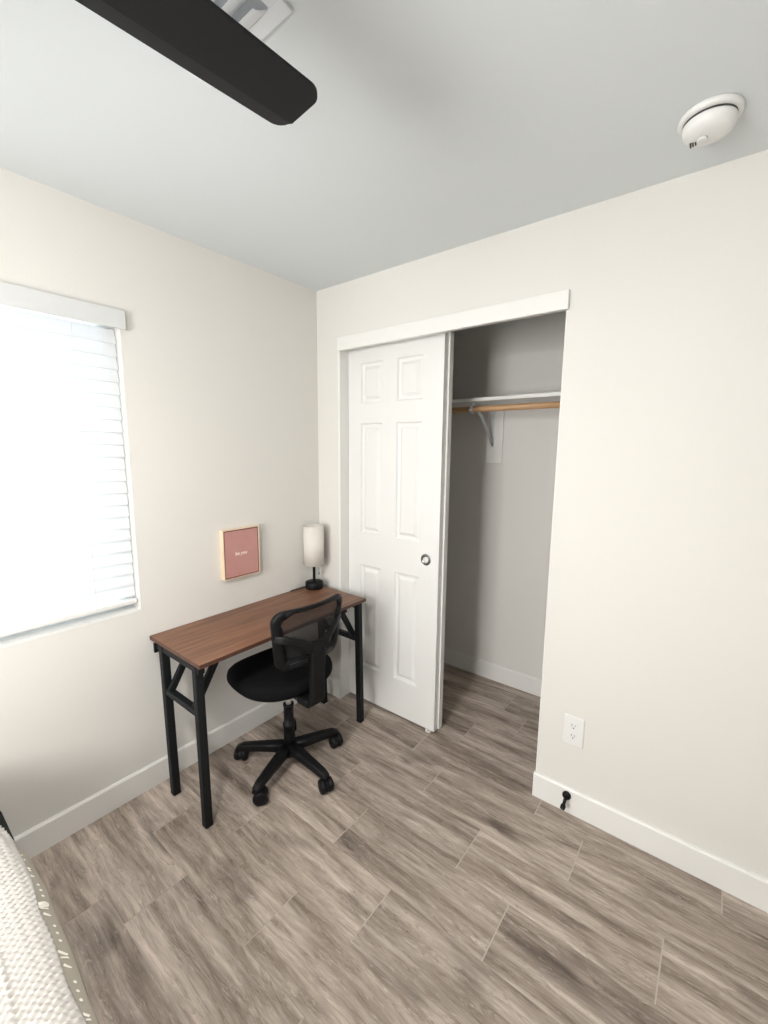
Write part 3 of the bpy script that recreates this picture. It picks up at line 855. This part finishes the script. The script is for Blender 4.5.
dv = tag(obj('duvet', bm, M['duvet']), 'grey duvet with white zigzag and dot print along the edge of the bed', 'duvet')
md = dv.modifiers.new('thick', 'SOLIDIFY'); md.thickness = .012; md.offset = -1
# printed motifs: small raised-print zigzags, dots and a white ribbon laid on the duvet surface
def surf(x, k):
    """point and normal on the duvet section at x, k in section index units"""
    secs = [(-.90, .498), (-.70, .502), (-.50, .503), (-.35, .503), (-.25, .503), (-.17, .502), (-.11, .499), (-.075, .494), (-.05, .487), (-.030, .476), (-.014, .460), (-.004, .440), (.0, .415)]
    j = min(int(k), len(secs)-2); f = k-j
    def q(j_): return Vector((x, edge_y(x)+secs[j_][0], secs[j_][1]+wob(x, secs[j_][0])*.8))
    a, c_ = q(j), q(j+1); p = a.lerp(c_, f); d_ = (c_-a).normalized(); n = Vector((1, 0, 0)).cross(d_)
    if n.z < 0 and n.y < 0: n = -n
    if n.z < -.1: n = -n
    return p, n.normalized()
bm = B()
def stroke(b, pk, w=.0022):
    pts = []
    for (x, k) in pk:
        p, n = surf(x, k); pts.append(p+n*.0012)
    sweep(b, pts, rrect(w*2, .0012, .0005, 1), smooth=False)
rp = random.Random(4)
x = .14; c = 0
while x < 1.9:
    if c % 2 == 0:
        pk = []
        for q in range(7):
            pk.append((x+.010*q, 7.3 if q % 2 else 8.6))
        stroke(bm, pk)
        stroke(bm, [(x+.030+.0*q, 9.2+q*.35) for q in range(6)]); stroke(bm, [(x+.012, 9.2), (x+.022, 10.1)]); stroke(bm, [(x+.048, 9.3), (x+.058, 10.3)])
    else:
        for k in (7.6, 8.8, 9.9, 11.0):
            for q in (0, .022, .044):
                p, n = surf(x+.01+q+.006*(k % 1), k)
                s_, u_ = frame_from(n, Vector((1, 0, 0)))
                vs = [bm.verts.new(p+n*.0014+s_*.0042*math.cos(a)+u_*.0042*math.sin(a)) for a in [PI*2*i/10 for i in range(10)]]
                bm.faces.new(vs)
    x += .076; c += 1
pr = obj('printed_motifs', bm, M['duvet_print'], dv)
# loose white corner lying across the duvet edge
bm = B()
V = []
for i in range(9):
    xx = .756+.0026*i ; row = []
    for j in range(9):
        k = 7.4+j*.50
        p, n = surf(xx+.004*math.sin(j*.8), k); row.append(bm.verts.new(p+n*(.002+.002*math.sin(PI*i/8))))
    V.append(row)
for i in range(8):
    for j in range(8): bm.faces.new([V[i][j], V[i+1][j], V[i+1][j+1], V[i][j+1]]).smooth = True
wt = obj('white_tab', bm, M['duvet_print'], dv)
wt['label'] = 'white fabric strip across the duvet edge'

# white waffle throw with real ribs
def throw_edge(x):
    P = [(.1, -1.660), (.35, -1.637), (.45, -1.626), (.59, -1.617), (.818, -1.632), (1.0, -1.635), (1.7, -1.639)]
    for (a, ya), (b, yb) in zip(P, P[1:]):
        if x <= b:
            t_ = max(0, min(1, (x-a)/(b-a))); return ya+(yb-ya)*t_+.002*math.sin(30*x)
    return P[-1][1]
bm = B(); nx, ny = 560, 200
Vt = []
for i in range(nx+1):
    x = .42+(1.62-.42)*i/nx if False else .12+(1.72-.12)*i/nx
    row = []
    for j in range(ny+1):
        u = j/ny
        dy = -.62*(1-u)
        y = throw_edge(x)+dy
        d_ = y-edge_y(x)
        # height of the duvet under the throw
        if d_ < -.11: zb = .502
        else:
            s5 = [(-.11, .499), (-.075, .494), (-.05, .487), (-.030, .476), (-.014, .460)]
            zb = .46
            for (a, za), (c_, zc) in zip(s5, s5[1:]):
                if a <= d_ <= c_: zb = za+(zc-za)*(d_-a)/(c_-a)
        rib = .0060*math.sin(2*PI*(x+.004*math.sin(40*y))/.018)*(.55+.45*math.sin(2*PI*y/.017))
        row.append(bm.verts.new((x, y, zb+.0085+wob(x, d_)*.8+rib)))
    Vt.append(row)
for i in range(nx):
    for j in range(ny): bm.faces.new([Vt[i][j], Vt[i+1][j], Vt[i+1][j+1], Vt[i][j+1]]).smooth = True
th = tag(obj('knitted_throw', bm, M['throw']), 'white waffle-knit throw blanket spread over the grey duvet', 'blanket')
md = th.modifiers.new('thick', 'SOLIDIFY'); md.thickness = .005; md.offset = -1

# ------------------------------------------------------------------ light
w = bpy.data.worlds.new('sky'); scene.world = w; w.use_nodes = True
nt = w.node_tree; bg = nt.nodes['Background']
sky = nt.nodes.new('ShaderNodeTexSky'); sky.sky_type = 'HOSEK_WILKIE'; sky.sun_direction = Vector((.6, .5, .62)).normalized(); sky.turbidity = 4
nt.links.new(sky.outputs[0], bg.inputs['Color']); bg.inputs['Strength'].default_value = 1.2

def area(name, loc, rot, sx_, sy_, power, colr):
    l = bpy.data.lights.new(name, 'AREA'); l.shape = 'RECTANGLE'; l.size = sx_; l.size_y = sy_; l.energy = power; l.color = colr
    o = bpy.data.objects.new(name, l); col.objects.link(o); o.location = loc; o.rotation_euler = rot
    return o
# daylight arriving at the window from outside
area('window_daylight', (-1.1, ym, 1.5), (0, math.radians(-90), 0), 3.0, 3.0, 125, (.88, .95, 1.0))

# added fill light from behind the camera, through a made-up doorway
area('back_fill_light', (1.11, YB-.25, 1.50), (math.radians(90), 0, 0), .8, 1.0, 44, (1, .985, .955))
# ------------------------------------------------------------------ camera
cam = bpy.data.cameras.new('camera'); co = bpy.data.objects.new('camera', cam); col.objects.link(co)
yaw, pitch_, roll = math.radians(38.193), math.radians(-8.295), math.radians(.548)
f = Vector((-math.sin(yaw)*math.cos(pitch_), math.cos(yaw)*math.cos(pitch_), math.sin(pitch_)))
r = f.cross(Vector((0, 0, 1))).normalized(); u = r.cross(f)
r2 = math.cos(roll)*r+math.sin(roll)*u; u2 = -math.sin(roll)*r+math.cos(roll)*u
co.matrix_world = Matrix(((r2.x, u2.x, -f.x, 1.9364), (r2.y, u2.y, -f.y, -1.8142), (r2.z, u2.z, -f.z, 1.5485), (0, 0, 0, 1)))
cam.sensor_fit = 'VERTICAL'; cam.sensor_height = 36; cam.lens = 430.308/1024*36
cam.clip_start = .02; cam.clip_end = 60
scene.camera = co

scene.view_settings.view_transform = 'Standard'; scene.view_settings.look = 'None'
scene.view_settings.gamma = 1; scene.view_settings.use_curve_mapping = False
scene.view_settings.exposure = 0.46
